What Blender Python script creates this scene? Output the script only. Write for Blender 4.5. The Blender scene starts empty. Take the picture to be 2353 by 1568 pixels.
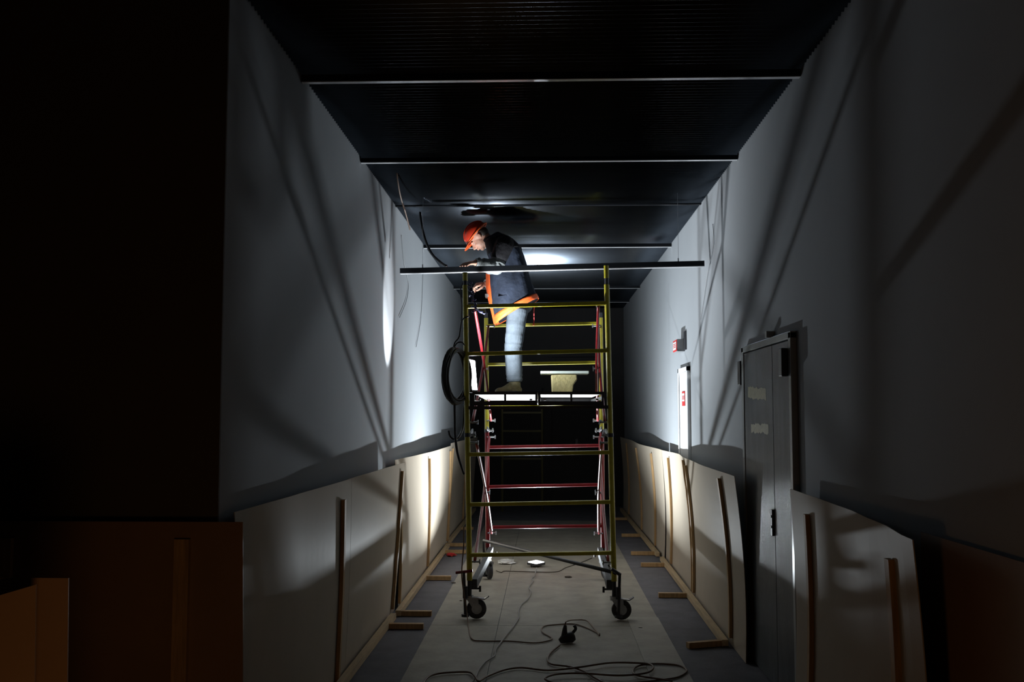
import bpy, bmesh, math, random
from mathutils import Vector, Matrix, noise
random.seed(7)
C = bpy.context.scene.collection
SC = bpy.context.scene
PI = math.pi
# ------------------------------------------------------------------ camera
F = 2288.0; H = 1.59
PITCH = math.atan(166 / F); YAW = math.atan(76 * math.cos(PITCH) / F)
cam_d = bpy.data.cameras.new('camera'); cam = bpy.data.objects.new('camera', cam_d); C.objects.link(cam)
cam_d.sensor_width = 36; cam_d.lens = F * 36 / 2353; cam_d.clip_start = 0.05; cam_d.clip_end = 100
cam.location = (0, 0, H); cam.rotation_euler = (PI / 2 + PITCH, 0, YAW)
SC.camera = cam
RM = (Matrix.Rotation(YAW, 3, 'Z') @ Matrix.Rotation(PI / 2 + PITCH, 3, 'X'))
def P(px, py, Y):
    d = RM @ Vector(((px - 1176.5) / F, (784 - py) / F, -1))
    return Vector((0, 0, H)) + d * (Y / d.y)
def FL(px, py, z=0.0):
    d = RM @ Vector(((px - 1176.5) / F, (784 - py) / F, -1))
    return Vector((0, 0, H)) + d * ((z - H) / d.z)
# ------------------------------------------------------------------ materials
def mat(name, col, rough=0.6, metal=0.0, var=0.0, vscale=8.0, bump=0.0, bscale=40.0, stretch=None, col2=None, spec=0.5, coat=0.0):
    m = bpy.data.materials.new(name); m.use_nodes = True
    n = m.node_tree.nodes; l = m.node_tree.links; b = n['Principled BSDF']
    b.inputs['Base Color'].default_value = (*col, 1); b.inputs['Roughness'].default_value = rough
    b.inputs['Metallic'].default_value = metal; b.inputs['Specular IOR Level'].default_value = spec
    b.inputs['Coat Weight'].default_value = coat; b.inputs['Coat Roughness'].default_value = 0.15
    tc = n.new('ShaderNodeTexCoord'); mp = n.new('ShaderNodeMapping'); l.new(tc.outputs['Object'], mp.inputs[0])
    if stretch: mp.inputs['Scale'].default_value = stretch
    if var > 0 or col2:
        t = n.new('ShaderNodeTexNoise'); t.inputs['Scale'].default_value = vscale; t.inputs['Detail'].default_value = 6
        t.inputs['Roughness'].default_value = 0.65
        l.new(mp.outputs[0], t.inputs['Vector'])
        r = n.new('ShaderNodeValToRGB'); l.new(t.outputs['Fac'], r.inputs[0])
        c2 = col2 or tuple(c * (1 - var) for c in col)
        r.color_ramp.elements[0].position = 0.35; r.color_ramp.elements[1].position = 0.65
        r.color_ramp.elements[0].color = (*c2, 1); r.color_ramp.elements[1].color = (*col, 1)
        l.new(r.outputs[0], b.inputs['Base Color'])
    if bump > 0:
        t2 = n.new('ShaderNodeTexNoise'); t2.inputs['Scale'].default_value = bscale; t2.inputs['Detail'].default_value = 3
        l.new(mp.outputs[0], t2.inputs['Vector'])
        bp = n.new('ShaderNodeBump'); bp.inputs['Strength'].default_value = bump; bp.inputs['Distance'].default_value = 0.01
        l.new(t2.outputs['Fac'], bp.inputs['Height']); l.new(bp.outputs[0], b.inputs['Normal'])
    return m
def emis(name, col, s):
    m = bpy.data.materials.new(name); m.use_nodes = True; b = m.node_tree.nodes['Principled BSDF']
    b.inputs['Base Color'].default_value = (0.8, 0.8, 0.8, 1)
    b.inputs['Emission Color'].default_value = (*col, 1); b.inputs['Emission Strength'].default_value = s
    return m
M = dict(
    wall=mat('wall_paint', (0.32, 0.34, 0.36), 0.9, var=0.05, vscale=1.2, bump=0.05, bscale=160, spec=0.1),
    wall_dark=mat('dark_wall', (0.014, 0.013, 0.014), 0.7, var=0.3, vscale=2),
    ceil=mat('ceiling_slat', (0.09, 0.105, 0.125), 0.17, metal=1.0, var=0.15, vscale=3, spec=0.6),
    wall_corner=mat('brown_wall_paint', (0.085, 0.07, 0.055), 0.8, var=0.1, vscale=2),
    void=mat('void_black', (0.008, 0.008, 0.009), 0.9),
    beam=mat('beam_dark', (0.006, 0.0075, 0.010), 0.7, spec=0.15),
    flange=mat('beam_flange', (0.85, 0.87, 0.90), 0.3, metal=0.4, var=0.25, vscale=5),
    conc=mat('concrete', (0.13, 0.13, 0.15), 0.75, var=0.3, vscale=5, bump=0.25, bscale=60),
    board=mat('floor_board', (0.30, 0.28, 0.235), 0.62, var=0.28, vscale=5, bump=0.2, bscale=50),
    board2=mat('floor_board_pale', (0.35, 0.33, 0.285), 0.62, var=0.25, vscale=4, bump=0.2, bscale=50),
    sheet=mat('panel_sheet', (0.47, 0.41, 0.33), 0.42, var=0.08, vscale=1.6, bump=0.04, bscale=12, spec=0.012),
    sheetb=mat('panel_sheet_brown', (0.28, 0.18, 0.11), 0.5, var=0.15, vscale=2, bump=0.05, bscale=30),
    pine=mat('pine_batten', (0.50, 0.32, 0.15), 0.6, var=0.35, vscale=6, stretch=(6, 6, 0.6), bump=0.15, bscale=30),
    pine_h=mat('pine_rail', (0.56, 0.42, 0.25), 0.6, var=0.3, vscale=6, stretch=(8, 0.7, 8), bump=0.15, bscale=30),
    yellow=mat('yellow_paint', (0.44, 0.39, 0.02), 0.35, var=0.25, vscale=14, spec=0.6, bump=0.08, bscale=60),
    red=mat('red_paint', (0.18, 0.007, 0.011), 0.42, var=0.3, vscale=14, spec=0.35),
    steel=mat('galvanised_steel', (0.45, 0.47, 0.5), 0.32, metal=0.85, var=0.25, vscale=20),
    paintgrey=mat('grey_beam_paint', (0.10, 0.105, 0.11), 0.65, var=0.3, vscale=14, spec=0.15),
    yellow_shaded=mat('yellow_paint_shaded', (0.06, 0.05, 0.008), 0.6),  # scaffold yellow with the dark of the far end put into it
    dsteel=mat('dark_steel', (0.05, 0.052, 0.06), 0.4, metal=0.3, var=0.3, vscale=14),
    black=mat('black_rubber', (0.012, 0.012, 0.014), 0.42),
    wheel=mat('wheel_rubber', (0.035, 0.035, 0.04), 0.5),
    cord=mat('cord_brown', (0.13, 0.075, 0.045), 0.5),
    cordw=mat('cord_grey', (0.22, 0.21, 0.20), 0.5),
    ply_w=mat('deck_underside', (0.75, 0.74, 0.72), 0.6, var=0.15, vscale=7),
    ply=mat('deck_top', (0.36, 0.30, 0.14), 0.7, var=0.3, vscale=7),
    foam=mat('foam_block', (0.46, 0.41, 0.20), 0.85, var=0.25, vscale=10, bump=0.5, bscale=40),
    whiteb=mat('white_board', (0.62, 0.72, 0.68), 0.5, var=0.1),
    door=mat('door_paint', (0.17, 0.19, 0.205), 0.16, var=0.3, vscale=3, stretch=(3, 3, 0.8), bump=0.30, bscale=130, spec=0.26),
    door_f=mat('door_frame_paint', (0.34, 0.37, 0.38), 0.3, var=0.1),
    white=mat('white_paint', (0.80, 0.81, 0.82), 0.4),
    grey=mat('grey_plastic', (0.20, 0.21, 0.22), 0.5),
    tape=mat('old_tape', (0.27, 0.25, 0.13), 0.5, var=0.5, vscale=40),
    signred=mat('sign_red', (0.62, 0.05, 0.05), 0.45),
    eye=mat('eye_white', (0.35, 0.33, 0.31), 0.3),
    skin=mat('skin', (0.52, 0.29, 0.21), 0.5, var=0.12, vscale=30, spec=0.4),
    hair=mat('hair_dark', (0.02, 0.014, 0.01), 0.6),
    navy=mat('jacket_navy', (0.020, 0.028, 0.048), 0.75, var=0.45, vscale=9, bump=0.9, bscale=14, spec=0.25),
    blackc=mat('jacket_black_and_shade', (0.010, 0.010, 0.012), 0.8, bump=0.8, bscale=16, spec=0.2),
    sleeve=mat('sleeve_grey', (0.24, 0.265, 0.27), 0.75, var=0.3, vscale=14, bump=0.9, bscale=22, spec=0.25),
    orange=mat('orange_trim', (0.88, 0.13, 0.02), 0.6, bump=0.4, bscale=30),
    helmet=mat('helmet_red', (0.55, 0.035, 0.012), 0.25, spec=0.6),
    jeans=mat('jeans', (0.105, 0.13, 0.155), 0.85, var=0.25, vscale=16, bump=0.6, bscale=18, spec=0.2),
    boot=mat('boot_suede', (0.16, 0.14, 0.07), 0.75, var=0.35, vscale=20, bump=0.4),
    blue=mat('navy_pouch', (0.02, 0.025, 0.10), 0.4, spec=0.7),
    bag=mat('clear_film', (0.62, 0.63, 0.62), 0.2, spec=0.7),
    redrag=mat('red_rag', (0.45, 0.02, 0.02), 0.8),
    debris=mat('debris_dark', (0.05, 0.04, 0.03), 0.8),
    zip=mat('reflective_tape', (0.45, 0.48, 0.5), 0.3, metal=0.4),
    led1=emis('led_face_deck', (0.9, 0.95, 1.0), 12),
    led2=emis('led_face_floor', (0.86, 0.93, 1.0), 30),
)
# ------------------------------------------------------------------ helpers
def obj(name, bm, m, parent=None, smooth=False, mats=None):
    bmesh.ops.recalc_face_normals(bm, faces=bm.faces[:])
    me = bpy.data.meshes.new(name); bm.to_mesh(me); bm.free()
    if mats:
        for x in mats: me.materials.append(x)
    else: me.materials.append(m)
    if smooth:
        for p in me.polygons: p.use_smooth = True
    o = bpy.data.objects.new(name, me); C.objects.link(o)
    if parent is not None:
        o.parent = parent
        o.matrix_parent_inverse = parent_world(parent).inverted()
    return o
def parent_world(o):
    m = Matrix.LocRotScale(o.location, o.rotation_euler, o.scale)
    return parent_world(o.parent) @ o.matrix_parent_inverse @ m if o.parent else m
def tag(o, label, cat, group=None, kind=None):
    o['label'] = label; o['category'] = cat
    if group: o['group'] = group
    if kind: o['kind'] = kind
    return o
def thing(name, label, cat, loc, group=None):
    o = bpy.data.objects.new(name, None); C.objects.link(o); o.location = loc; o.empty_display_size = 0.1
    return tag(o, label, cat, group)
def struct(name, bm, m, parent=None, mats=None):
    o = obj(name, bm, m, parent, mats=mats)
    if parent is None: o['kind'] = 'structure'
    return o
def NB(): return bmesh.new()
def box(bm, x0, x1, y0, y1, z0, z1, mi=0):
    v = [bm.verts.new(p) for p in ((x0,y0,z0),(x1,y0,z0),(x1,y1,z0),(x0,y1,z0),(x0,y0,z1),(x1,y0,z1),(x1,y1,z1),(x0,y1,z1))]
    for f in ((0,3,2,1),(4,5,6,7),(0,1,5,4),(1,2,6,5),(2,3,7,6),(3,0,4,7)):
        bm.faces.new([v[i] for i in f]).material_index = mi
    return bm
def frame_for(d):
    d = d.normalized(); up = Vector((0, 0, 1)) if abs(d.z) < 0.95 else Vector((0, 1, 0))
    a = d.cross(up).normalized(); return a, a.cross(d).normalized()
def bar(bm, p, q, w, h):
    p = Vector(p); q = Vector(q); a, b = frame_for(q - p)
    vs = [bm.verts.new(c + a * sx * w / 2 + b * sy * h / 2) for c in (p, q) for sx, sy in ((-1,-1),(1,-1),(1,1),(-1,1))]
    for f in ((0,1,2,3),(7,6,5,4),(0,4,5,1),(1,5,6,2),(2,6,7,3),(3,7,4,0)): bm.faces.new([vs[i] for i in f])
    return bm
def tube(bm, pts, r, seg=10, closed=False, rs=None, sq=1.0, yz=None):
    """sweep; rs = radius per point; yz = optional per point second radius"""
    pts = [Vector(p) for p in pts]; n = len(pts); rings = []
    ref = None
    for i, p in enumerate(pts):
        if closed: t = pts[(i + 1) % n] - pts[i - 1]
        else: t = pts[min(i + 1, n - 1)] - pts[max(i - 1, 0)]
        if t.length < 1e-9: t = Vector((0, 0, 1))
        t.normalize()
        if ref is None: a, b = frame_for(t)
        else:
            a = ref - t * ref.dot(t)
            if a.length < 1e-6: a, b = frame_for(t)
            a.normalize(); b = a.cross(t).normalized()
        ref = a
        rr = rs[i] if rs else r
        rings.append([bm.verts.new(p + a * rr * math.cos(2 * PI * k / seg) + b * rr * math.sin(2 * PI * k / seg)) for k in range(seg)])
    m = n if closed else n - 1
    for i in range(m):
        A = rings[i]; B = rings[(i + 1) % n]
        for k in range(seg): bm.faces.new((A[k], A[(k + 1) % seg], B[(k + 1) % seg], B[k]))
    if not closed:
        bm.faces.new(rings[0][::-1]); bm.faces.new(rings[-1])
    return bm
def smooth_path(pts, n=6, closed=False):
    pts = [Vector(p) for p in pts]; out = []; N = len(pts)
    for i in range(N if closed else N - 1):
        if closed: p0, p1, p2, p3 = pts[i - 1], pts[i], pts[(i + 1) % N], pts[(i + 2) % N]
        else: p0, p1, p2, p3 = pts[max(i - 1, 0)], pts[i], pts[i + 1], pts[min(i + 2, N - 1)]
        for k in range(n):
            t = k / n
            out.append(0.5 * ((2 * p1) + (-p0 + p2) * t + (2 * p0 - 5 * p1 + 4 * p2 - p3) * t * t + (-p0 + 3 * p1 - 3 * p2 + p3) * t ** 3))
    if not closed: out.append(pts[-1])
    return out
def ell(bm, c, r, M3=None, u=16, v=10):
    m = Matrix.Translation(Vector(c)) @ ((M3.to_4x4()) if M3 else Matrix.Identity(4)) @ Matrix.Diagonal((*r, 1))
    bmesh.ops.create_uvsphere(bm, u_segments=u, v_segments=v, radius=1, matrix=m); return bm
def loft(bm, rings, cap=True, close=True):
    R = [[bm.verts.new(p) for p in r] for r in rings]
    for A, B in zip(R[:-1], R[1:]):
        n = len(A)
        for k in range(n if close else n - 1): bm.faces.new((A[k], A[(k + 1) % n], B[(k + 1) % n], B[k]))
    if cap: bm.faces.new(R[0][::-1]); bm.faces.new(R[-1])
    return bm
def cyl(bm, p, q, r, seg=16): return tube(bm, [p, q], r, seg)
def mod_bevel(o, w=0.003, s=2):
    m = o.modifiers.new('bevel', 'BEVEL'); m.width = w; m.segments = s; m.limit_method = 'ANGLE'; return o

# ------------------------------------------------------------------ setting
XL, XR, ZC = -1.31, 1.36, 3.40
YE = 17.2
struct('floor', box(NB(), -6, 4, -2, 20, -0.12, 0), M['conc'])
b = NB(); box(b, XL - 0.12, XL, 4.0, YE, 0, 3.62); struct('wall_left', b, M['wall'])
struct('wall_corner', box(NB(), -6, XL, 3.985, 3.999, 0, 3.62), M['wall_corner'])
# right wall, one continuous slab with the two doors set on it
struct('wall_right', box(NB(), XR, XR + 0.12, -2, YE, 0, 3.62), M['wall'])
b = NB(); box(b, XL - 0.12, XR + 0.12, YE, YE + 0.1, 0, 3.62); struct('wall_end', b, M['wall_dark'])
# far dark double door on end wall
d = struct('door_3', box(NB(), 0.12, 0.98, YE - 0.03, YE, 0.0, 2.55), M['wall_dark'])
obj('door_handle', box(NB(), 0.52, 0.56, YE - 0.06, YE - 0.03, 0.95, 1.15), M['dsteel'], d)
# louvred ceiling
b = NB(); y = 2.6; prof = [(0.0, 0.034), (0.027, 0.0), (0.0275, 0.0), (0.0275, 0.034)]
while y < YE - 0.06:
    A = [b.verts.new((XL + 0.006, y + a, ZC + c)) for a, c in prof]; B = [b.verts.new((XR - 0.006, y + a, ZC + c)) for a, c in prof]
    for i in range(4):
        j = (i + 1) % 4; b.faces.new((A[i], A[j], B[j], B[i]))
    b.faces.new(A[::-1]); b.faces.new(B)
    y += 0.05
box(b, XL, XR, -1.5, YE, ZC + 0.10, ZC + 0.14, 1)
box(b, -6, XR + 0.12, -2, 4.0, ZC + 0.225, ZC + 0.27, 1)
struct('ceiling', b, None, mats=[M['ceil'], M['void']])
# ceiling cross beams
names = {0: 'bright edged ceiling beam nearest the camera, highest in the photo',
         1: 'second ceiling beam from the camera, with a bright white underside',
         2: 'thin dark ceiling beam over the lit patch just above the helmet',
         3: 'ceiling beam with white underside level with the worker\'s chin',
         4: 'ceiling beam behind the hanging bar, just above the guard rail tops',
         5: 'farthest thin ceiling beam, faint in the dark end of the corridor'}
for i, yb in enumerate((5.20, 6.93, 8.57, 10.61, 14.16, 15.95)):
    o = obj('ceiling_beam', box(NB(), XL + 0.004, XR - 0.004, yb, yb + 0.036, ZC - (0.004 if i == 2 else 0.03), ZC + 0.05), M['beam'])
    tag(o, names[i], 'ceiling beam', 'cross beams under the louvred ceiling')
    if i not in (2,):
        obj('flange', box(NB(), XL + 0.004, XR - 0.004, yb + 0.001, yb + 0.035, ZC - 0.033, ZC - 0.030), M['flange'], o)

# ------------------------------------------------------------------ floor sheets
def lay(x0, x1, y0, y1, z, m, label):
    o = obj('floor_board', box(NB(), x0, x1, y0, y1, z, z + 0.004), m)
    tag(o, label, 'floor board', 'protective boards laid along the floor')
rows = [(2.75, 5.14), (5.145, 7.58), (7.585, 10.02), (10.025, 12.46), (12.465, 14.9)]
wl = ['wide floor board nearest the camera, under the coiled cord', 'wide floor board with the black plug box on it, second from the camera',
      'wide floor board under the front half of the scaffold, between the casters', 'wide floor board under the glowing floor lamp',
      'farthest wide floor board, in the dark behind the floor lamp']
nl = ['narrow floor board on the left edge nearest the camera', 'narrow left floor board just in front of the scaffold\'s left caster',
      'narrow left floor board under the scaffold\'s left wheels', 'narrow left floor board beside the floor lamp',
      'farthest narrow left floor board, in the dark']
for i, (a, c) in enumerate(rows):
    lay(-0.353, 0.868, a, c, 0.0005, M['board'], wl[i]); lay(-0.86, -0.357, a, c, 0.0005, M['board'], nl[i])
o = obj('floor_board', box(NB(), 0.63, 0.872, 3.0, 7.9, 0.005, 0.009), M['board2'])
tag(o, 'thin pale board strip overlapping the right edge of the floor boards', 'floor board', 'protective boards laid along the floor')

# ------------------------------------------------------------------ guard panels
def xprof(side, y, z, d):
    t = (y - d['y0']) / (d['y1'] - d['y0']); k = z / d['h']
    xb = d['xb'][0] * (1 - t) + d['xb'][1] * t
    n = len(d['xt']) - 1; s = min(t * n, n - 1e-6); i = int(s); f = s - i; f = f * f * (3 - 2 * f)
    xt = d['xt'][i] * (1 - f) + d['xt'][i + 1] * f
    return side * (xb + (xt - xb) * k ** 1.4 + d.get('bow', 0) * math.sin(PI * k))
def htop(y, d):
    t = (y - d['y0']) / (d['y1'] - d['y0']); hs = d.get('ht', [d['h']])
    if len(hs) == 1: return hs[0]
    n = len(hs) - 1; s = min(t * n, n - 1e-6); i = int(s); f = s - i; return hs[i] * (1 - f) + hs[i + 1] * f
def guard(side, d, label, battens=(), rail=None, feet=(), m='sheet'):
    ymid = (d['y0'] + d['y1']) / 2
    root = thing('guard_panel', label, 'guard panel', (side * d['xb'][0], ymid, 0), 'hardboard guard panels along the walls')
    cuts = [d['y0']] + list(d.get('seams', ())) + [d['y1']]
    for a, c in zip(cuts[:-1], cuts[1:]):
        bm = NB(); ny, nz = max(8, int((c - a) / 0.12)), 12; g = {}
        for s in (0, 1):
            for i in range(ny + 1):
                yy = a + 0.003 + (c - a - 0.006) * i / ny
                for j in range(nz + 1):
                    z = 0.004 + (htop(yy, d) - 0.004) * j / nz
                    g[s, i, j] = bm.verts.new((xprof(side, yy, z, d) + side * 0.004 * s, yy, z))
        for s in (0, 1):
            for i in range(ny):
                for j in range(nz): bm.faces.new((g[s,i,j], g[s,i+1,j], g[s,i+1,j+1], g[s,i,j+1]))
        for i in range(ny):
            for j in (0, nz): bm.faces.new((g[0,i,j], g[0,i+1,j], g[1,i+1,j], g[1,i,j]))
        for j in range(nz):
            for i in (0, ny): bm.faces.new((g[0,i,j], g[0,i,j+1], g[1,i,j+1], g[1,i,j]))
        obj('sheet', bm, M[m], root, smooth=False)
    for bt in battens:
        y, w = bt[0], bt[1]; top = bt[2] if len(bt) > 2 else 1.09; lo = bt[3] if len(bt) > 3 else 0.05
        rings = []
        for k in range(9):
            z = lo + (top - lo) * k / 8; x = xprof(side, y, z, d) - side * 0.002
            dx = 0.022; yo = (bt[4] if len(bt) > 4 else 0) * (1 - z)
            rings.append([Vector((x, y - w / 2 + yo, z)), Vector((x, y + w / 2 + yo, z)), Vector((x - side * dx, y + w / 2 + yo, z)), Vector((x - side * dx, y - w / 2 + yo, z))])
        obj('batten', loft(NB(), rings), M['pine'], root)
    xb = d['xb'][0]
    if rail:
        bm = NB(); x = side * (xb - 0.027)
        bar(bm, (side * (d['xb'][0] - 0.048), rail[0], 0.030), (side * (d['xb'][1] - 0.048), rail[1], 0.030), 0.042, 0.042)
        obj('base_rail', bm, M['pine_h'], root)
    for (y, xe, *r) in feet:
        bm = NB(); dy = r[0] if r else 0
        bar(bm, (side * (xb - 0.03), y, 0.024), (side * xe, y - dy, 0.024), 0.045, 0.038)
        obj('foot', bm, M['pine'], root)
    return root
guard(-1, dict(y0=4.02, y1=8.16, h=1.2, ht=[1.19, 1.185, 1.19, 1.19], xb=(1.235, 1.22), xt=(1.255, 1.235, 1.20, 1.17, 1.14), seams=(6.18,), bow=-0.012),
      'long pale guard panel along the left wall nearest the camera', [(5.9, 0.045, 1.08, 0.02, 0.0), (7.95, 0.04, 1.13)], (4.2, 7.78), [(7.45, 0.90)])
guard(-1, dict(y0=8.20, y1=12.3, h=1.2, ht=[1.205, 1.19, 1.19], xb=(1.20, 1.20), xt=(1.235, 1.20, 1.17, 1.16), bow=-0.015),
      'brightly lit middle guard panel along the left wall, beside the scaffold', [(8.28, 0.04, 1.10, 0.05, -0.1), (10.15, 0.04, 1.13), (12.15, 0.05, 1.13)], (7.88, 11.9), [(7.92, 0.893), (9.6, 0.90), (11.4, 0.90)])
guard(-1, dict(y0=12.32, y1=16.6, h=1.2, ht=[1.22, 1.20], xb=(1.22, 1.20), xt=(1.16, 1.12), bow=0.0),
      'farthest guard panel along the left wall, behind the left scaffold post', [(12.5, 0.05, 1.15), (14.6, 0.05)], (12.3, 16.4), [(12.0, 0.95), (13.7, 0.98)])
guard(1, dict(y0=6.50, y1=10.95, h=1.2, ht=[1.185, 1.20, 1.20, 1.19], xb=(1.27, 1.30), xt=(1.215, 1.185, 1.215, 1.285, 1.265), seams=(8.75,), bow=0.02),
      'brightly lit guard panel on the right wall ending beside the grey door', [(6.98, 0.045, 1.14, 0.06), (8.70, 0.04, 1.14, 0.05, 0.05), (8.84, 0.03, 1.18, 0.05), (10.4, 0.045, 1.13)], (6.95, 10.9),
      [(7.0, 0.96, 0.10), (8.77, 0.975), (10.5, 0.99)])
guard(1, dict(y0=11.0, y1=16.6, h=1.2, ht=[1.19, 1.20, 1.20], xb=(1.29, 1.28), xt=(1.27, 1.20, 1.25, 1.24), seams=(13.6,), bow=0.02),
      'farthest guard panel along the right wall, fading into the dark', [(11.8, 0.045, 1.12), (13.4, 0.05, 1.13), (15.4, 0.05, 1.13)], (11.2, 16.4), [(11.35, 0.96), (13.0, 0.98), (15.0, 1.0)])
guard(1, dict(y0=3.27, y1=5.30, h=1.2, ht=[1.185, 1.19, 1.195], xb=(1.20, 1.28), xt=(1.175, 1.23, 1.265, 1.275, 1.28), bow=0.02),
      'glossy grey guard panel on the right wall nearest the camera, right of the grey door', [(4.93, 0.04, 1.10, 0.02), (3.58, 0.045, 1.08, 0.02)], (3.4, 5.2))
guard(1, dict(y0=1.9, y1=3.62, h=1.2, ht=[1.18, 1.17], xb=(1.34, 1.335), xt=(1.335, 1.33), bow=0.0),
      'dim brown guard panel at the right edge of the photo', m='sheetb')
# facing sheets on the left
def facing(x0, x1, y, h, label, battens=(), m='sheetb', dy=0.0, hl=None):
    root = thing('guard_panel', label, 'guard panel', ((x0 + x1) / 2, y, 0), 'hardboard guard panels along the walls')
    hl = hl or h
    pts = [(x0, 0.004), (x1, 0.004), (x1 - 0.006, h * .5), (x1 - 0.018, h), (x0, hl)]
    bm = NB(); A = [bm.verts.new((a, y + dy * (a - x0) / (x1 - x0), z)) for a, z in pts]; B = [bm.verts.new((a, y + 0.005 + dy * (a - x0) / (x1 - x0), z)) for a, z in pts]
    bm.faces.new(A); bm.faces.new(B[::-1])
    for i in range(5): bm.faces.new((A[i], B[i], B[(i + 1) % 5], A[(i + 1) % 5]))
    obj('sheet', bm, M[m], root)
    for xc, w, top in battens:
        obj('batten', box(NB(), xc - w / 2, xc + w / 2, y - 0.026, y - 0.002, 0.02, top), M['pine'], root)
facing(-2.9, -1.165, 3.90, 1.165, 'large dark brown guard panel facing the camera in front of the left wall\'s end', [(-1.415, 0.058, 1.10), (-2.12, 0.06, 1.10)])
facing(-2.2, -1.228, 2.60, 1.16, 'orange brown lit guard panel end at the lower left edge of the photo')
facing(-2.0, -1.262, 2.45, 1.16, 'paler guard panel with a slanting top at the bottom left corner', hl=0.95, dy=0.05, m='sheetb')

# ------------------------------------------------------------------ doors on the right wall
dx = XR - 0.03
d = struct('door_1', box(NB(), dx, XR - 0.002, 5.88, 6.69, 0.01, 1.985), M['door'])
obj('door_leaf', box(NB(), dx, XR - 0.002, 5.47, 5.868, 0.01, 1.985), M['door'], d)
b = NB(); box(b, dx - 0.006, XR - 0.001, 6.70, 6.76, 0, 2.03); box(b, dx - 0.006, XR - 0.001, 5.41, 5.462, 0, 2.03); box(b, dx - 0.006, XR - 0.001, 5.41, 6.76, 1.995, 2.035)
mod_bevel(obj('door_frame', b, M['door_f'], d))
for (ya, yb_, z0, z1) in ((6.79, 6.87, 1.78, 1.945), (5.455, 5.53, 1.79, 1.945)):
    mod_bevel(obj('hinge', box(NB(), dx - 0.045 if ya < 6 else dx - 0.012, dx - 0.008 if ya < 6 else XR - 0.001, ya, yb_, z0, z1), M['black'], d), 0.006)
mod_bevel(obj('hinge', box(NB(), dx - 0.04, dx - 0.007, 6.72, 6.80, 0.02, 0.20), M['grey'], d), 0.006)
b = NB(); box(b, dx - 0.016, dx - 0.0008, 5.885, 5.915, 0.88, 1.03)
for k in range(2): cyl(b, (dx - 0.02, 5.90, 0.93 + k * 0.06), (dx - 0.012, 5.90, 0.93 + k * 0.06), 0.008, 12)
obj('lock_plate', b, M['dsteel'], d)
obj('closer_bracket', box(NB(), dx - 0.02, XR - 0.001, 5.92, 5.96, 2.037, 2.075), M['door_f'], d)
def ragged(x, y0, y1, z0, z1, seed, parent, tilt=0):
    bm = NB(); random.seed(seed); n = 14; A = []
    top = [(y0 + (y1 - y0) * i / n, z1 + random.uniform(-0.012, 0.004) + tilt * i / n) for i in range(n + 1)]
    bot = [(y0 + (y1 - y0) * i / n, z0 + random.uniform(-0.004, 0.012) + tilt * i / n) for i in range(n + 1)]
    for i in range(n):
        v = [bm.verts.new((x, *p)) for p in (top[i], top[i + 1], bot[i + 1], bot[i])]; bm.faces.new(v)
        v2 = [bm.verts.new((x + 0.0006, *p)) for p in (top[i], top[i + 1], bot[i + 1], bot[i])]; bm.faces.new(v2[::-1])
    obj('tape_strip', bm, M['tape'], parent)
ragged(dx - 0.001, 6.05, 6.58, 1.665, 1.745, 3, d, 0.02)
ragged(dx - 0.001, 6.00, 6.50, 1.465, 1.525, 5, d, 0.0)
random.seed(11)
# small white service door
b = NB(); box(b, dx + 0.012, XR - 0.001, 9.43, 9.98, 0.9, 1.985)
d2 = struct('door_2', b, M['white'])
b = NB(); box(b, dx, XR - 0.001, 9.99, 10.04, 0.85, 2.03); box(b, dx, XR - 0.001, 9.37, 9.42, 0.85, 2.03); box(b, dx, XR - 0.001, 9.37, 10.04, 1.99, 2.03)
obj('door_frame', b, M['white'], d2)
# sign on the small door: red border, pale middle, dark pictograms
ys0, ys1, zs0, zs1 = 9.60, 9.80, 1.66, 1.80
sg = obj('sign', box(NB(), dx + 0.008, dx + 0.0115, ys0, ys1, zs0, zs1), M['signred'])
sg.parent = d2
obj('sign_face', box(NB(), dx + 0.0065, dx + 0.0078, ys0 + 0.02, ys1 - 0.02, zs0 + 0.045, zs1 - 0.018), M['white'], d2)
b = NB()
for k in range(3): box(b, dx + 0.0050, dx + 0.0063, ys0 + 0.03 + 0.05 * k, ys0 + 0.055 + 0.05 * k, zs0 + 0.06, zs0 + 0.10)
obj('sign_symbols', b, M['signred'], d2)
# emergency light box above it
r = thing('emergency_sign_box', 'small grey box with a red bordered sign on the right wall above the white door', 'emergency sign', (XR, 9.75, 2.2))
mod_bevel(obj('housing', box(NB(), 1.285, XR - 0.001, 9.70, 9.98, 2.19, 2.31), M['grey'], r), 0.004)
b = NB(); box(b, 1.279, 1.2845, 9.705, 9.975, 2.195, 2.305); obj('sign_border', b, M['signred'], r)
obj('sign_face', box(NB(), 1.2765, 1.2785, 9.73, 9.95, 2.212, 2.288), M['white'], r)
b = NB(); box(b, 1.2745, 1.276, 9.75, 9.93, 2.232, 2.238); box(b, 1.2745, 1.276, 9.75, 9.93, 2.247, 2.253); box(b, 1.2745, 1.276, 9.75, 9.93, 2.262, 2.268); obj('sign_symbols', b, M['signred'], r)
obj('recess_shade_plate', box(NB(), XR - 0.012, XR - 0.001, 9.58, 9.695, 2.20, 2.38), M['dsteel'], r)  # dark plate added for the shadowed recess beside the box

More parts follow.
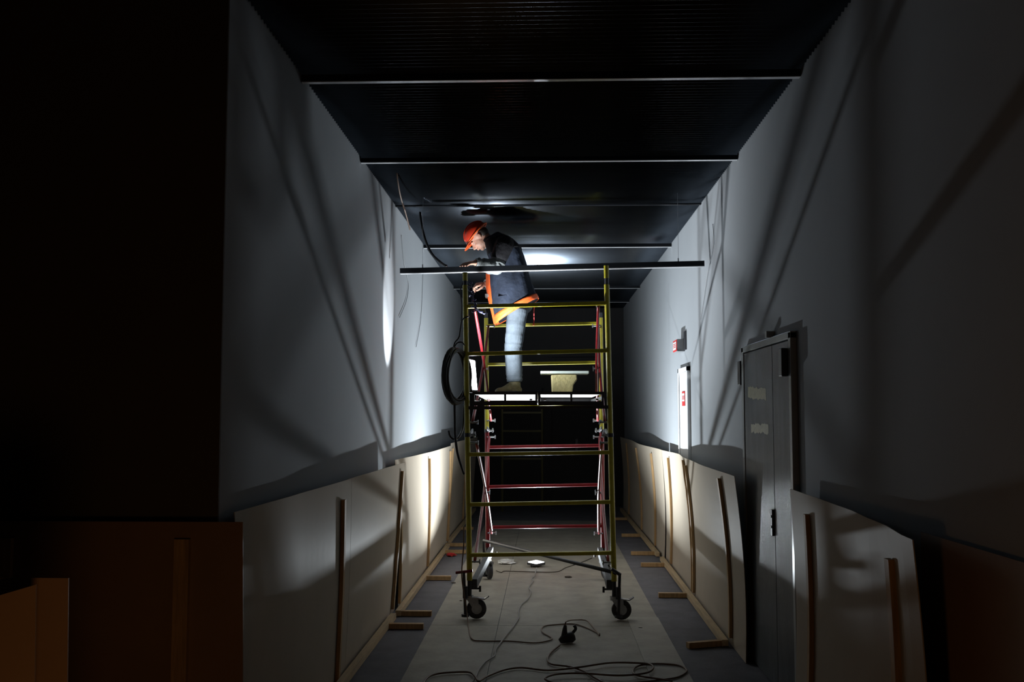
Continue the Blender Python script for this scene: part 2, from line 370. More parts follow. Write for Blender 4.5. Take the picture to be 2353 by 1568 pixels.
# ------------------------------------------------------------------ scaffold
YF, YB = 7.80, 9.70
sc = thing('scaffold_tower', 'yellow and red mobile scaffold tower on casters in the middle of the corridor', 'scaffold', (-0.04, 8.75, 0))
def post(pt, pb, Y):
    a = P(*pt, Y); c = P(*pb, Y)
    def at(z): t = (z - c.z) / (a.z - c.z); return c + (a - c) * t
    return at
FLp = post((1069, 655), (1079, 1335), YF); FRp = post((1394, 650), (1411, 1335), YF)
BLp = post((1117, 720), (1121, 1275), YB); BRp = post((1380, 712), (1386, 1280), YB)
RT = 0.021
def end_frame(L, R, Y, z0, z1, rungs, m, pins):
    b = NB(); cyl(b, L(z0), L(z1), RT, 16)
    o = obj('end_frame', b, m, sc, smooth=False)
    obj('post', cyl(NB(), R(z0), R(z1), RT, 16), m, o)
    for ya, yb_ in rungs:
        zL = P(1080, ya, Y).z; zR = P(1400, yb_, Y).z
        a = L(zL); c = R(zR); bb = NB(); bar(bb, a, c, 0.036, 0.030); mod_bevel(obj('rung', bb, m, o), 0.006)
    if pins:
        for Q in (L, R):
            obj('pin', cyl(NB(), Q(z1 - 0.01), Q(z1 + 0.05), RT * 0.8, 14), M['dsteel'], o)
    return o
yel, red = M['yellow'], M['red']
end_frame(FLp, FRp, YF, 1.435, 2.60, [(705, 697), (814, 806)], yel, True)
end_frame(FLp, FRp, YF, 0.30, 1.405, [(1045, 1040), (1160, 1154), (1276, 1271)], yel, True)
end_frame(BLp, BRp, YB, 1.435, 2.52, [(749, 743), (838, 833), (932, 927)], yel, True)
end_frame(BLp, BRp, YB, 0.30, 1.405, [(1028, 1024), (1119, 1114), (1212, 1209)], red, True)
# black sleeves / clamps at section joint
for Q in (FLp, FRp, BLp, BRp):
    obj('joint_collar', cyl(NB(), Q(1.405), Q(1.435), RT * 1.15, 16), M['dsteel'], sc)
for Q, s in ((FLp, 1), (BLp, 1), (FRp, -1), (BRp, -1)):
    p = Q(1.42); b = NB(); bar(b, p + Vector((s * 0.02, 0, 0)), p + Vector((s * 0.02, (0.28 if Q in (FLp, FRp) else -0.28), 0.03)), 0.012, 0.03)
    cyl(b, p + Vector((0, 0.03, 0.0)), p + Vector((s * 0.065, 0.03, 0.0)), 0.010, 10); cyl(b, p + Vector((s * 0.055, 0.03, -0.02)), p + Vector((s * 0.055, 0.03, 0.025)), 0.006, 8)
    obj('clamp', b, M['steel'], sc)
# yellow top spigots
for Q, zt, zb in ((FLp, 2.70, 2.635), (FRp, 2.75, 2.65)):
    obj('top_cap', cyl(NB(), Q(zb), Q(zt), RT * 0.92, 16), yel, sc)
# crossing side braces with wing nuts
def brace(A, B, z0, z1, s, off=0.045):
    a = A(z0) + Vector((s * off, 0.02, 0)); c = B(z1) + Vector((s * off * 0.6, -0.02, 0)); m = (a + c) / 2 + Vector((s * 0.012, 0, 0))
    b = NB(); tube(b, smooth_path([a, m, c], 6), 0.012, 10); return b, m
for L, B_, s in ((FLp, BLp, 1), (FRp, BRp, -1)):
    for z0, z1 in ((1.52, 2.44), (0.44, 1.36)):
        for k, (za, zb) in enumerate(((z0, z1), (z1, z0))):
            b, m = brace(L, B_, za, zb, s, 0.040 + 0.028 * k)
            o = obj('diagonal_brace', b, red, sc, smooth=True)
            for Q, zz, sg_ in ((L, za, 1), (B_, zb, -1)):
                p = Q(zz) + Vector((0, 0.02 * sg_, 0)); bb = NB()
                cyl(bb, p, p + Vector((s * 0.085, 0, 0)), 0.008, 10); cyl(bb, p + Vector((s * 0.08, 0, -0.018)), p + Vector((s * 0.08, 0, 0.018)), 0.006, 8)
                obj('wing_nut', bb, M['steel'], o)
        bb = NB(); cyl(bb, m - Vector((s * 0.03, 0, 0)), m + Vector((s * 0.03, 0, 0)), 0.009, 10); bar(bb, m + Vector((s * 0.03, -0.02, -0.02)), m + Vector((s * 0.03, 0.02, 0.02)), 0.006, 0.012)
        obj('pivot_bolt', bb, M['steel'], sc)
# decks
def deck(x0, x1, slope):
    zt = 1.755; y0, y1 = YF - 0.03, YB + 0.03
    bm = NB(); vs = []
    for (x, y, z) in ((x0, y0, zt), (x1, y0, zt), (x1, y1, zt - slope), (x0, y1, zt - slope)): vs.append(Vector((x, y, z)))
    T = [bm.verts.new(v) for v in vs]; Bt = [bm.verts.new(v - Vector((0, 0, 0.012))) for v in vs]
    bm.faces.new(T).material_index = 0; bm.faces.new(Bt[::-1]).material_index = 1
    for i in range(4): bm.faces.new((T[i], Bt[i], Bt[(i + 1) % 4], T[(i + 1) % 4]))
    o = obj('deck', bm, None, sc, mats=[M['ply'], M['ply_w']])
    b = NB(); yf = y0 - 0.022
    box(b, x0, x1, yf, yf + 0.02, 1.735, 1.757); box(b, x0, x1, yf, yf + 0.02, 1.650, 1.683)
    for x in (x0, (x0 + x1) / 2 - 0.006, x1 - 0.016): box(b, x, x + 0.016, yf, yf + 0.02, 1.683, 1.735)
    box(b, x0 + 0.0, x0 + 0.012, y0, y1, 1.70 - slope, 1.722 - slope); box(b, x1 - 0.012, x1, y0, y1, 1.70 - slope, 1.722 - slope)
    box(b, x0, x1, y1, y1 + 0.02, 1.655, 1.735 - slope)
    obj('deck_frame', b, M['dsteel'], o)
    for x in (x0 + 0.04, x1 - 0.06):
        obj('hook', box(NB(), x, x + 0.02, yf + 0.02, yf + 0.075, 1.690, 1.702), M['steel'], o)
deck(-0.565, -0.060, 0.030); deck(-0.052, 0.455, 0.0)
# front rung under the decks
b = NB(); bar(b, FLp(1.632), FRp(1.638), 0.034, 0.026); obj('rung', b, M['dsteel'], sc)
# base beams, floor diagonal
for A, B_, s in ((FLp, BLp, 1), (FRp, BRp, -1)):
    b = NB(); a = A(0.27) + Vector((s * 0.035, 0.01, 0)); c = B_(0.27) + Vector((s * 0.03, -0.01, 0)); bar(b, a, c, 0.045, 0.075)
    mod_bevel(obj('base_beam', b, M['paintgrey'], sc), 0.004)
b = NB(); a = P(1112, 1243, YB - 0.06); c = P(1415, 1317, YF - 0.03); cyl(b, a, c, 0.015, 14); obj('floor_diagonal', b, M['dsteel'], sc, smooth=True)
b = NB(); cyl(b, P(1405, 1308, YF - 0.05), P(1426, 1322, YF - 0.05), 0.014, 12); obj('clamp', b, M['dsteel'], sc)
# casters
def caster(Q, ang, s, handle):
    p = Q(0.30); px, py = p.x, p.y
    o = obj('caster', cyl(NB(), (px, py, 0.16), (px, py, 0.33), 0.017, 14), M['dsteel'], sc)
    d = Vector((math.cos(ang), math.sin(ang), 0)); n = Vector((-d.y, d.x, 0)); wc = Vector((px, py, 0)) + d * 0.055; R = 0.076
    # fork: two cheek plates and a crown
    b = NB(); cyl(b, (px, py, 0.155), (px, py, 0.185), 0.032, 16)
    bar(b, Vector((px, py, 0.165)) - d * 0.02, Vector((px, py, 0.165)) + d * 0.06, 0.062, 0.012)
    for t in (-1, 1):
        k = n * t * 0.029
        pts = [Vector((px, py, 0.170)) - d * 0.028 + k, Vector((px, py, 0.170)) + d * 0.065 + k, wc + Vector((0, 0, R)) + d * 0.018 + k, wc + Vector((0, 0, R - 0.022)) + k, wc + Vector((0, 0, R)) - d * 0.02 + k]
        A = [b.verts.new(q) for q in pts]; B2 = [b.verts.new(q + n * t * 0.004) for q in pts]
        b.faces.new(A); b.faces.new(B2[::-1])
        for i in range(5): b.faces.new((A[i], B2[i], B2[(i + 1) % 5], A[(i + 1) % 5]))
    obj('fork', b, M['steel'], o)
    b = NB(); rings = []
    for (w, rr) in ((-0.018, 0.058), (-0.020, 0.068), (-0.014, R), (0.014, R), (0.020, 0.068), (0.018, 0.058)):
        rings.append([wc + Vector((0, 0, R + 0.0095)) + n * w + d * rr * math.cos(2 * PI * k / 28) + Vector((0, 0, rr * math.sin(2 * PI * k / 28))) for k in range(28)])
    loft(b, rings); obj('tyre', b, M['wheel'], o, smooth=False)
    b = NB(); c = wc + Vector((0, 0, R + 0.0095)); cyl(b, c - n * 0.022, c + n * 0.022, 0.040, 20); cyl(b, c - n * 0.036, c + n * 0.036, 0.010, 12); obj('hub', b, M['steel'], o)
    b = NB(); e0 = Vector((px, py, 0.165)) + d * 0.03; e1 = e0 + d * 0.085 + Vector((0, 0, -0.012)); e2 = e1 + d * 0.035 + Vector((0, 0, 0.022))
    rings = []
    for q, w in ((e0, 0.05), (e1, 0.05), (e2, 0.035)):
        rings.append([q + n * w / 2, q - n * w / 2, q - n * w / 2 + Vector((0, 0, 0.008)), q + n * w / 2 + Vector((0, 0, 0.008))])
    loft(b, rings); obj('brake_pedal', b, M['steel'], o)
    # jack screw and T handle
    hx = px - s * 0.03; b = NB(); cyl(b, (hx, py - 0.03, 0.05), (hx - s * 0.012, py - 0.03, 0.365), 0.011, 12); cyl(b, (hx, py - 0.03, 0.17), (hx, py - 0.03, 0.26), 0.020, 14)
    cyl(b, (hx, py - 0.03, 0.030), (hx, py - 0.03, 0.050), 0.03, 16)
    obj('jack_screw', b, M['dsteel'], o)
    if handle:
        b = NB(); cyl(b, (hx - 0.075, py - 0.03, 0.362), (hx + 0.055, py - 0.03, 0.378), 0.011, 12); obj('jack_handle', b, M['red'], o, smooth=False)
    b = NB(); cyl(b, (px + s * 0.01, py + 0.02, 0.235), (px + s * 0.085, py + 0.02, 0.235), 0.008, 10); cyl(b, (px + s * 0.08, py + 0.02, 0.21), (px + s * 0.08, py + 0.02, 0.255), 0.009, 10)
    obj('lock_bolt', b, M['black'], o)
caster(FLp, 0.12, 1, True); caster(FRp, 0.05, -1, False); caster(BLp, -1.25, 1, False); caster(BRp, -1.1, -1, False)

# far second scaffold, its yellow darkened to paint in the gloom
fs = thing('scaffold', 'faint yellow scaffold frame standing in the dark at the far end', 'scaffold', (-0.3, 16.3, 0))
for x in (-0.70, -0.05):
    obj('post', cyl(NB(), (x, 16.3, 0.0), (x, 16.3, 1.75), 0.02, 12), M['yellow_shaded'], fs)
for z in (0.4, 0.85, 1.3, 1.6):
    b = NB(); bar(b, (-0.70, 16.3, z), (-0.05, 16.3, z), 0.03, 0.03); obj('rung', b, M['yellow_shaded'], fs)

# ------------------------------------------------------------------ lamps
L2P = FL(1232, 1297, 0.03); 
fl = thing('floor_lamp', 'small glowing LED floodlight lying face up on the floor boards behind the scaffold', 'work lamp', (L2P.x, L2P.y, 0))
R2 = Matrix.Rotation(math.radians(45), 3, 'Z'); T2 = Matrix.Rotation(math.radians(4), 3, 'X') 
def place(o, m3, loc):
    o.data.transform(Matrix.Translation(loc) @ m3.to_4x4())
M2 = T2 @ R2; L2C = Vector((L2P.x, L2P.y, 0.05))
o = obj('housing', box(NB(), -0.068, 0.068, -0.068, 0.068, -0.026, 0.0), M['dsteel']); place(o, M2, L2C); mod_bevel(o, 0.005); o.parent = fl; o.matrix_parent_inverse = parent_world(fl).inverted()
o = obj('led_face', box(NB(), -0.058, 0.058, -0.058, 0.058, 0.0006, 0.004), M['led2']); place(o, M2, L2C); o.parent = fl; o.matrix_parent_inverse = parent_world(fl).inverted()
b = NB(); tube(b, [(-0.074, 0, -0.012), (-0.074, 0.0, -0.044), (0.074, 0.0, -0.044), (0.074, 0, -0.012)], 0.005, 8)
o = obj('bracket', b, M['dsteel']); place(o, M2, L2C); o.parent = fl; o.matrix_parent_inverse = parent_world(fl).inverted()
def area(name, loc, nrm, size, W, col, spread=180):
    l = bpy.data.lights.new(name, 'AREA'); l.shape = 'SQUARE'; l.size = size; l.energy = W; l.color = col; l.spread = math.radians(spread)
    o = bpy.data.objects.new(name, l); C.objects.link(o); o.location = loc
    o.rotation_euler = (-Vector(nrm)).to_track_quat('Z', 'Y').to_euler(); return o
N2 = M2 @ Vector((0, 0, 1))
area('floor_lamp_light', L2C + N2 * 0.006, N2, 0.07, 205, (0.86, 0.94, 1.0), 162)
# deck lamp: tall floodlight standing on the deck just behind the left front post
L1C = P(1086.5, 862, 8.05)
dl = thing('deck_lamp', 'glaring LED floodlight standing on the scaffold deck behind the left front post', 'work lamp', (L1C.x, L1C.y, 1.757))
M1 = Matrix.Rotation(math.radians(-9), 3, 'Z') @ Matrix.Rotation(math.radians(-5), 3, 'Y')
N1 = M1 @ Vector((1, 0, 0))
o = obj('housing', box(NB(), -0.03, -0.001, -0.11, 0.11, -0.13, 0.13), M['dsteel']); place(o, M1, L1C); mod_bevel(o, 0.006); o.parent = dl; o.matrix_parent_inverse = parent_world(dl).inverted()
o = obj('led_face', box(NB(), 0.0, 0.005, -0.10, 0.10, -0.12, 0.12), M['led1']); place(o, M1, L1C); o.parent = dl; o.matrix_parent_inverse = parent_world(dl).inverted()
b = NB(); 
for s in (-1, 1): bar(b, (L1C.x - 0.02, L1C.y + s * 0.115, L1C.z), (L1C.x - 0.0, L1C.y + s * 0.115, 1.762), 0.012, 0.03)
box(b, L1C.x - 0.03, L1C.x + 0.06, L1C.y - 0.12, L1C.y + 0.12, 1.757, 1.763)
obj('stand', b, M['dsteel'], dl)
area('deck_lamp_light', L1C + N1 * 0.03 + Vector((0, 0, 0.07)), Vector((0.50, 0.34, 0.80)), 0.05, 33, (0.92, 0.96, 1.0), 140)
# added spot beside the deck lamp; makes the bright patch on the left wall
l = bpy.data.lights.new('added_spill_spot', 'SPOT'); l.energy = 75; l.color = (0.92, 0.96, 1.0); l.spot_size = math.radians(66); l.spot_blend = 0.45; l.shadow_soft_size = 0.015
o = bpy.data.objects.new('added_spill_spot', l); C.objects.link(o); o.location = (L1C.x - 0.10, L1C.y + 0.02, L1C.z + 0.10)
o.rotation_euler = (Vector(o.location) - Vector((XL, 8.24, 2.36))).to_track_quat('Z', 'Y').to_euler(); o.scale = (0.62, 1, 1)
# warm light from the room to the left of the camera
l = bpy.data.lights.new('room_lamp', 'POINT'); l.energy = 7.0; l.color = (1.0, 0.50, 0.18); l.shadow_soft_size = 0.15
o = bpy.data.objects.new('room_lamp', l); C.objects.link(o); o.location = (-0.60, 1.3, 0.80)

# ------------------------------------------------------------------ hanging bar
hb = thing('hanging_bar', 'dark ceiling beam hung on wires across the corridor in front of the worker', 'ceiling beam', P(1270, 615, 8.2))
a = P(920, 623, 8.26); c = P(1618, 606, 8.16)
b = NB(); bar(b, a, c, 0.045, 0.042); obj('beam', b, M['beam'], hb)
b = NB(); dz = Vector((0, 0, -0.0245)); bar(b, a + dz, c + dz, 0.043, 0.005); obj('flange', b, M['flange'], hb)
for px in (972, 1560):
    t = (px - 920) / 698; p = a + (c - a) * t; b = NB(); cyl(b, p + Vector((0, 0, 0.021)), (p.x, p.y, ZC + 0.09), 0.0012, 6)
    cyl(b, p + Vector((0, 0, 0.018)), p + Vector((0, 0, 0.05)), 0.005, 8); obj('suspension_wire', b, M['steel'], hb)

# ------------------------------------------------------------------ cables
def cable(name, pts, r, m, label, cat='cable', closed=False, n=7, seg=8):
    return tag(obj(name, tube(NB(), smooth_path(pts, n, closed), r, seg, closed), m, smooth=True), label, cat)
cable('black_hose', [P(968, 455, 8.9), P(966, 490, 8.85), P(974, 540, 8.7), P(990, 580, 8.5), P(1012, 603, 8.35), P(1026, 612, 8.285)], 0.012, M['black'],
      'thick black hose hanging from the ceiling down to the hanging bar', 'hose')
cable('cord', [P(908, 343, 7.4), P(912, 400, 7.4), P(920, 450, 7.7), P(932, 490, 8.0), P(942, 528, 8.2)], 0.006, M['cord'],
      'thin brown cord dangling from the ceiling near the left wall', 'cord')
xw = XL + 0.008
def onwall(pts, side=-1):
    out = []
    for px, py in pts:
        d = RM @ Vector(((px - 1176.5) / F, (784 - py) / F, -1)); x = xw if side < 0 else XR - 0.008
        out.append(Vector((0, 0, H)) + d * (x / d.x))
    return out
cable('wall_wire', onwall([(922, 540), (928, 600), (938, 650), (934, 690), (918, 730)]), 0.0025, M['grey'], 'thin curling wire hanging against the left wall beside the bar end', 'wire')
cable('wall_wire', onwall([(972, 615), (970, 680), (966, 740), (956, 798)]), 0.0025, M['grey'], 'thin straight wire hanging on the left wall above the lit patch', 'wire')
cable('wall_wire', onwall([(1638, 515), (1640, 560), (1630, 610), (1622, 660), (1610, 740)], 1), 0.0025, M['grey'], 'thin wire hanging on the right wall above the scaffold shadows', 'wire')
# coil on left post
random.seed(4)
cc = P(1049, 864, 7.71); b = NB(); pts = []; turns = 9
hd = Vector((0.082, 0.165, 0))
for k in range(turns * 24):
    t = 2 * PI * k / 24; j = k / 24
    rv = 0.205 + 0.014 * math.sin(j * 2.3); rh = 0.92 + 0.10 * math.cos(j * 3.1)
    off = Vector((0.022 * math.sin(j * 1.7) - 0.004, 0.0, 0.008 * math.cos(j * 2.9)))
    pts.append(cc + off + hd * rh * math.sin(t) + Vector((0, 0, rv * math.cos(t))))
tube(b, pts, 0.0085, 8)
o = obj('cable_coil', b, M['black'], smooth=True)
tag(o, 'big coil of black cable hung on the left front post of the scaffold', 'cable coil')
cable('tail_cable', [P(1044, 918, 7.7), P(1045, 960, 7.7), P(1046, 1000, 7.7), P(1052, 1045, 7.7), P(1066, 1090, 7.74)], 0.010, M['black'], 'black cable tail hanging straight down from the coil to the post')
cable('hooked_cable', [P(1031, 990, 7.7), P(1035, 1004, 7.7), P(1046, 1010, 7.73), P(1056, 1002, 7.78), P(1064, 980, 7.85), P(1067, 930, 7.86)], 0.009, M['black'], 'short hooked black cable end below the coil')
cable('tie_rope', [P(1041, 806, 7.72), P(1045, 788, 7.72), P(1054, 776, 7.73), P(1058, 755, 7.73), P(1061, 738, 7.74), P(1068, 731, 7.76), P(1078, 727, 7.76)], 0.006, M['black'],
      'black cord tying the coil up to the left post', 'cord')
cable('tie_rope', [P(1041, 803, 7.72), P(1050, 789, 7.71), P(1061, 787, 7.71), P(1068, 794, 7.73)], 0.0055, M['black'], 'short black cord looped over the top of the coil', 'cord')
cable('vertical_cord', [P(1064, 650, 7.74), P(1058, 668, 7.75), P(1061, 700, 7.76), P(1060, 730, 7.77), P(1056, 775, 7.77)], 0.0045, M['black'], 'thin black cord running down beside the top of the left post', 'cord')
cable('floor_feed_cord', [P(1066, 1210, 7.72), P(1065, 1260, 7.72), P(1061, 1320, 7.70), P(1067, 1370, 7.70), P(1072, 1400, 7.72), FL(1076, 1436, 0.012), FL(1084, 1468, 0.012), FL(1110, 1474, 0.012), FL(1170, 1474, 0.012), FL(1225, 1478, 0.012), FL(1256, 1474, 0.012),
      FL(1268, 1467, 0.012), FL(1246, 1453, 0.012), FL(1250, 1440, 0.012), FL(1280, 1436, 0.012), FL(1320, 1435, 0.012), FL(1352, 1445, 0.012), FL(1378, 1458, 0.012)], 0.005, M['cord'],
      'thin brown cord coming down the left post and snaking across the floor', 'cord')
Z = 0.016
o0 = FL(1303, 1482)
pc_ = tube(NB(), smooth_path([o0 + Vector((-0.012, 0.015, 0.12)), o0 + Vector((0.0, 0.04, 0.15)), FL(1325, 1425, 0.03), FL(1348, 1427, Z), FL(1362, 1440, Z), FL(1378, 1461, Z)], 7), 0.005, 8)
cable('extension_cord', [FL(1286, 1484, Z), FL(1266, 1500, Z), FL(1258, 1515, Z), FL(1268, 1527, Z), FL(1310, 1533, Z), FL(1345, 1545, Z), FL(1370, 1560, Z), FL(1400, 1572, Z), FL(1450, 1570, Z), FL(1520, 1563, Z), FL(1560, 1556, Z), FL(1578, 1542, Z),
      FL(1560, 1530, Z), FL(1510, 1526, Z), FL(1470, 1530, Z), FL(1455, 1540, Z), FL(1462, 1552, Z), FL(1510, 1560, Z + .01), FL(1545, 1566, Z + .01)], 0.006, M['cord'],
      'brown extension cord running from the plug box and looping at lower right', 'cord')
cable('coiled_cord', [FL(970, 1585, Z), FL(980, 1560, Z), FL(1005, 1549, Z), FL(1050, 1545, Z), FL(1080, 1546, Z), FL(1092, 1556, Z + .012), FL(1100, 1566, Z + .012), FL(1120, 1555, Z), FL(1160, 1540, Z), FL(1200, 1535, Z), FL(1260, 1541, Z), FL(1330, 1534, Z + .01), FL(1400, 1524, Z + .01),
      FL(1460, 1524, Z + .01), FL(1495, 1528, Z + .012), FL(1500, 1538, Z + .012), FL(1480, 1548, Z + .012), FL(1420, 1553, Z + .012), FL(1340, 1548, Z + .012), FL(1280, 1550, Z + .012), FL(1252, 1560, Z + .012), FL(1270, 1570, Z)], 0.006, M['cord'],
      'brown cord lying in long loops across the bottom of the photo', 'cord')
cable('lamp_cord', [FL(1233, 1306, Z + .01), FL(1228, 1324, Z), FL(1222, 1330, Z), FL(1225, 1336, Z), FL(1218, 1346, Z), FL(1216, 1352, Z), FL(1220, 1362, Z), FL(1212, 1378, Z), FL(1198, 1390, Z), FL(1192, 1405, Z), FL(1192, 1420, Z), FL(1180, 1440, Z), FL(1165, 1458, Z),
      FL(1150, 1478, Z), FL(1138, 1495, Z), FL(1136, 1508, Z), FL(1115, 1522, Z), FL(1100, 1540, Z), FL(1095, 1552, Z), FL(1085, 1570, Z)], 0.0055, M['cordw'],
      'grey cord wriggling from the glowing floor lamp towards the camera', 'cord')
cable('thin_cord', [*[FL(a_, c_, .009) for a_, c_ in ((1140, 1312), (1152, 1316), (1160, 1313), (1200, 1314), (1275, 1315), (1300, 1305), (1330, 1295), (1360, 1283))]], 0.004, M['debris'], 'thin dark cord lying across the boards in front of the floor lamp', 'cord')
# plug box
pb_ = thing('plug_box', 'black plug adapter standing on the floor boards between the cords', 'plug adapter', FL(1303, 1482))
o0 = FL(1303, 1482)
b = NB(); tube(b, [o0 + Vector((-0.05, 0, 0.022)), o0 + Vector((-0.02, 0.01, 0.040)), o0 + Vector((0.03, 0.03, 0.046)), o0 + Vector((0.05, 0.035, 0.052))], 0, 12, rs=[0.016, 0.034, 0.04, 0.03]); obj('body', b, M['black'], pb_, smooth=True)
b = NB(); tube(b, [o0 + Vector((-0.018, 0.01, 0.05)), o0 + Vector((-0.016, 0.012, 0.09)), o0 + Vector((-0.012, 0.015, 0.13))], 0, 12, rs=[0.024, 0.018, 0.012]); obj('plug', b, M['black'], pb_, smooth=True)
b = NB(); tube(b, smooth_path([o0 + Vector((0.035, 0.03, 0.07)), o0 + Vector((0.06, 0.03, 0.10)), o0 + Vector((0.05, 0.03, 0.125))], 4), 0.011, 10); obj('lid', b, M['black'], pb_, smooth=True)

obj('cord', pc_, M['cord'], pb_, smooth=True)
# tangle round the top of the left post + pouch
random.seed(9)
pts = []
for k in range(34):
    t = k / 33; cx = 1078 + 14 * t + random.uniform(-7, 7); cy = 652 + 66 * t + random.uniform(-6, 6)
    pts.append(P(cx, cy, 7.74 + random.uniform(-0.03, 0.02)))
o = obj('cable_tangle', tube(NB(), smooth_path(pts, 4), 0.0055, 8), M['blue'], smooth=True)
tag(o, 'tangled shiny dark blue cable tied around the top of the left post', 'cable')
b = NB(); c0 = P(1107, 712, 7.92); ell(b, c0, (0.032, 0.02, 0.030)); ell(b, c0 + Vector((-0.02, 0, 0.028)), (0.028, 0.018, 0.022)); ell(b, c0 + Vector((0.018, 0, -0.018)), (0.018, 0.014, 0.022))
o = obj('tool_pouch', b, M['blue'], smooth=True); md = o.modifiers.new('rm', 'REMESH'); md.mode = 'VOXEL'; md.voxel_size = 0.005
tag(o, 'small dark blue pouch hanging behind the top front rung near the left post', 'pouch')
cable('red_string', [P(1229, 700, 9.0), P(1227, 715, 9.3), P(1227, 735, 9.66), P(1226, 748, 9.66)], 0.005, M['redrag'], 'thin red string hanging over the rear top rung behind the worker', 'string')

# foam block and board on deck
b = NB()
prof = [(1269, 903), (1268, 880), (1267, 862), (1290, 859.8), (1325, 861), (1326, 872), (1318, 884), (1315, 903)]
for yy in (8.42, 8.70):
    pass
A = [P(x, y, 8.45) for x, y in prof]
for p in A: p.z = max(p.z, 1.7575)
A[0].z = A[-1].z = 1.7575
B_ = [Vector((p.x * 0.98 + 0.005, 8.68, p.z)) for p in A]
loft(b, [A, [(p + q) / 2 + (Vector(((p.x - 0.18) * 0.05, 0, 0))) for p, q in zip(A, B_)], B_])
o = obj('foam_block', b, M['foam']); mod_bevel(o, 0.008, 3); topz = max(v.co.z for v in o.data.vertices)
tag(o, 'rough yellowish foam block standing on the right half of the deck', 'foam block')
o = obj('white_board', box(NB(), P(1242, 856, 8.5).x, P(1352, 856, 8.5).x, 8.40, 8.66, topz + 0.001, topz + 0.024), M['whiteb']); mod_bevel(o, 0.003)
tag(o, 'narrow pale board lying on top of the foam block', 'board')

# floor bits
random.seed(21)
def crumple(name, c, r, m, label, cat, seed, sub=3):
    bm = NB(); bmesh.ops.create_icosphere(bm, subdivisions=sub, radius=1)
    for v in bm.verts:
        n = noise.noise(v.co * 2.2 + Vector((seed, 0, 0))); v.co *= 1 + 0.55 * n
        v.co = Vector((v.co.x * r[0], v.co.y * r[1], max(v.co.z, -0.75) * r[2])) + Vector(c)
    zmin = min(v.co.z for v in bm.verts)
    for v in bm.verts: v.co.z += 0.005 - zmin
    return tag(obj(name, bm, m), label, cat)
p = FL(1163, 1296); crumple('plastic_film', (p.x, p.y, 0), (0.09, 0.10, 0.022), M['bag'], 'crumpled clear plastic film by the rear left caster', 'plastic film', 2)
p = FL(1022, 1279) + Vector((0.07, 0, 0)); crumple('red_rag', (p.x, p.y, 0), (0.05, 0.06, 0.018), M['redrag'], 'small red rag on the floor beside the left guard panel', 'rag', 5)
for (px, py, r, lab) in ((1305, 1329, 0.035, 'largest dark scrap on the boards right of the floor lamp'), (1042, 1342, 0.022, 'dark splinter on the floor left of the scaffold near a wooden foot'),
                         (1472, 1446, 0.016, 'tiny dark crumb on the boards right of the front right caster'), (1059, 1383, 0.012, 'tiny dark crumb left of the front left caster')):
    p = FL(px, py); crumple('debris_scrap', (p.x, p.y, 0), (r, r * 0.7, r * 0.25), M['debris'], lab, 'debris', px, 2)

# ------------------------------------------------------------------ person
YP = 8.74
def Q(px, py, dy=0.0): 
    v = P(px, py, YP); v.y += dy; return v
per = thing('person', 'person in red helmet and dark orange-edged jacket bending forward on the scaffold deck', 'person', Q(1180, 905))
per.location.z = 1.757
def remesh(o, v=0.006, sm=3):
    m = o.modifiers.new('rm', 'REMESH'); m.mode = 'VOXEL'; m.voxel_size = v; m.use_smooth_shade = True
    if sm:
        s = o.modifiers.new('sm', 'SMOOTH'); s.iterations = sm; s.factor = 0.5
    return o
def chain(bm, pts, rs, seg=14, n=5):
    """tapered tube with rounded ends"""
    sp = smooth_path(pts, n); rr = []
    N = len(pts) - 1
    for i in range(len(sp)):
        s = i / n; k = min(int(s), N - 1); f = s - k; rr.append(rs[k] * (1 - f) + rs[k + 1] * f)
    tube(bm, sp, 0, seg, rs=rr); ell(bm, pts[0], (rs[0],) * 3); ell(bm, pts[-1], (rs[-1],) * 3); return bm
# head frame
ang = math.radians(50)
HR = Matrix.Rotation(-ang, 3, 'Y')   # tilt: up vector leans to -x
HC = Q(1101, 545)
def hd_(x, y, z): return HC + HR @ Vector((x, y, z))
def he(bm, c, r): ell(bm, hd_(*c), r, HR, 18, 12)
bd = NB()
he(bd, (0.012, 0, 0.030), (0.094, 0.073, 0.088))       # cranium
he(bd, (-0.030, 0, -0.022), (0.062, 0.056, 0.078))     # face
he(bd, (-0.055, 0, -0.088), (0.024, 0.026, 0.020))     # chin
he(bd, (-0.010, 0, -0.066), (0.056, 0.050, 0.036))     # jaw
he(bd, (-0.082, 0, 0.010), (0.014, 0.046, 0.010))      # brow
tube(bd, [hd_(-0.085, 0, 0.004), hd_(-0.098, 0, -0.018), hd_(-0.108, 0, -0.036), hd_(-0.090, 0, -0.044)], 0, 10, rs=[0.008, 0.010, 0.014, 0.010])  # nose
he(bd, (-0.089, 0, -0.060), (0.010, 0.022, 0.005)); he(bd, (-0.087, 0, -0.069), (0.010, 0.019, 0.006))  # lips
for s in (-1, 1):
    he(bd, (0.002, s * 0.072, -0.010), (0.014, 0.009, 0.027)); he(bd, (0.008, s * 0.078, -0.002), (0.009, 0.007, 0.020))  # ears
    he(bd, (-0.056, s * 0.032, -0.032), (0.026, 0.019, 0.022))   # cheeks
NB0 = Q(1143, 560)
chain(bd, [hd_(0.030, 0, -0.04), Q(1124, 558), NB0], [0.052, 0.055, 0.06])
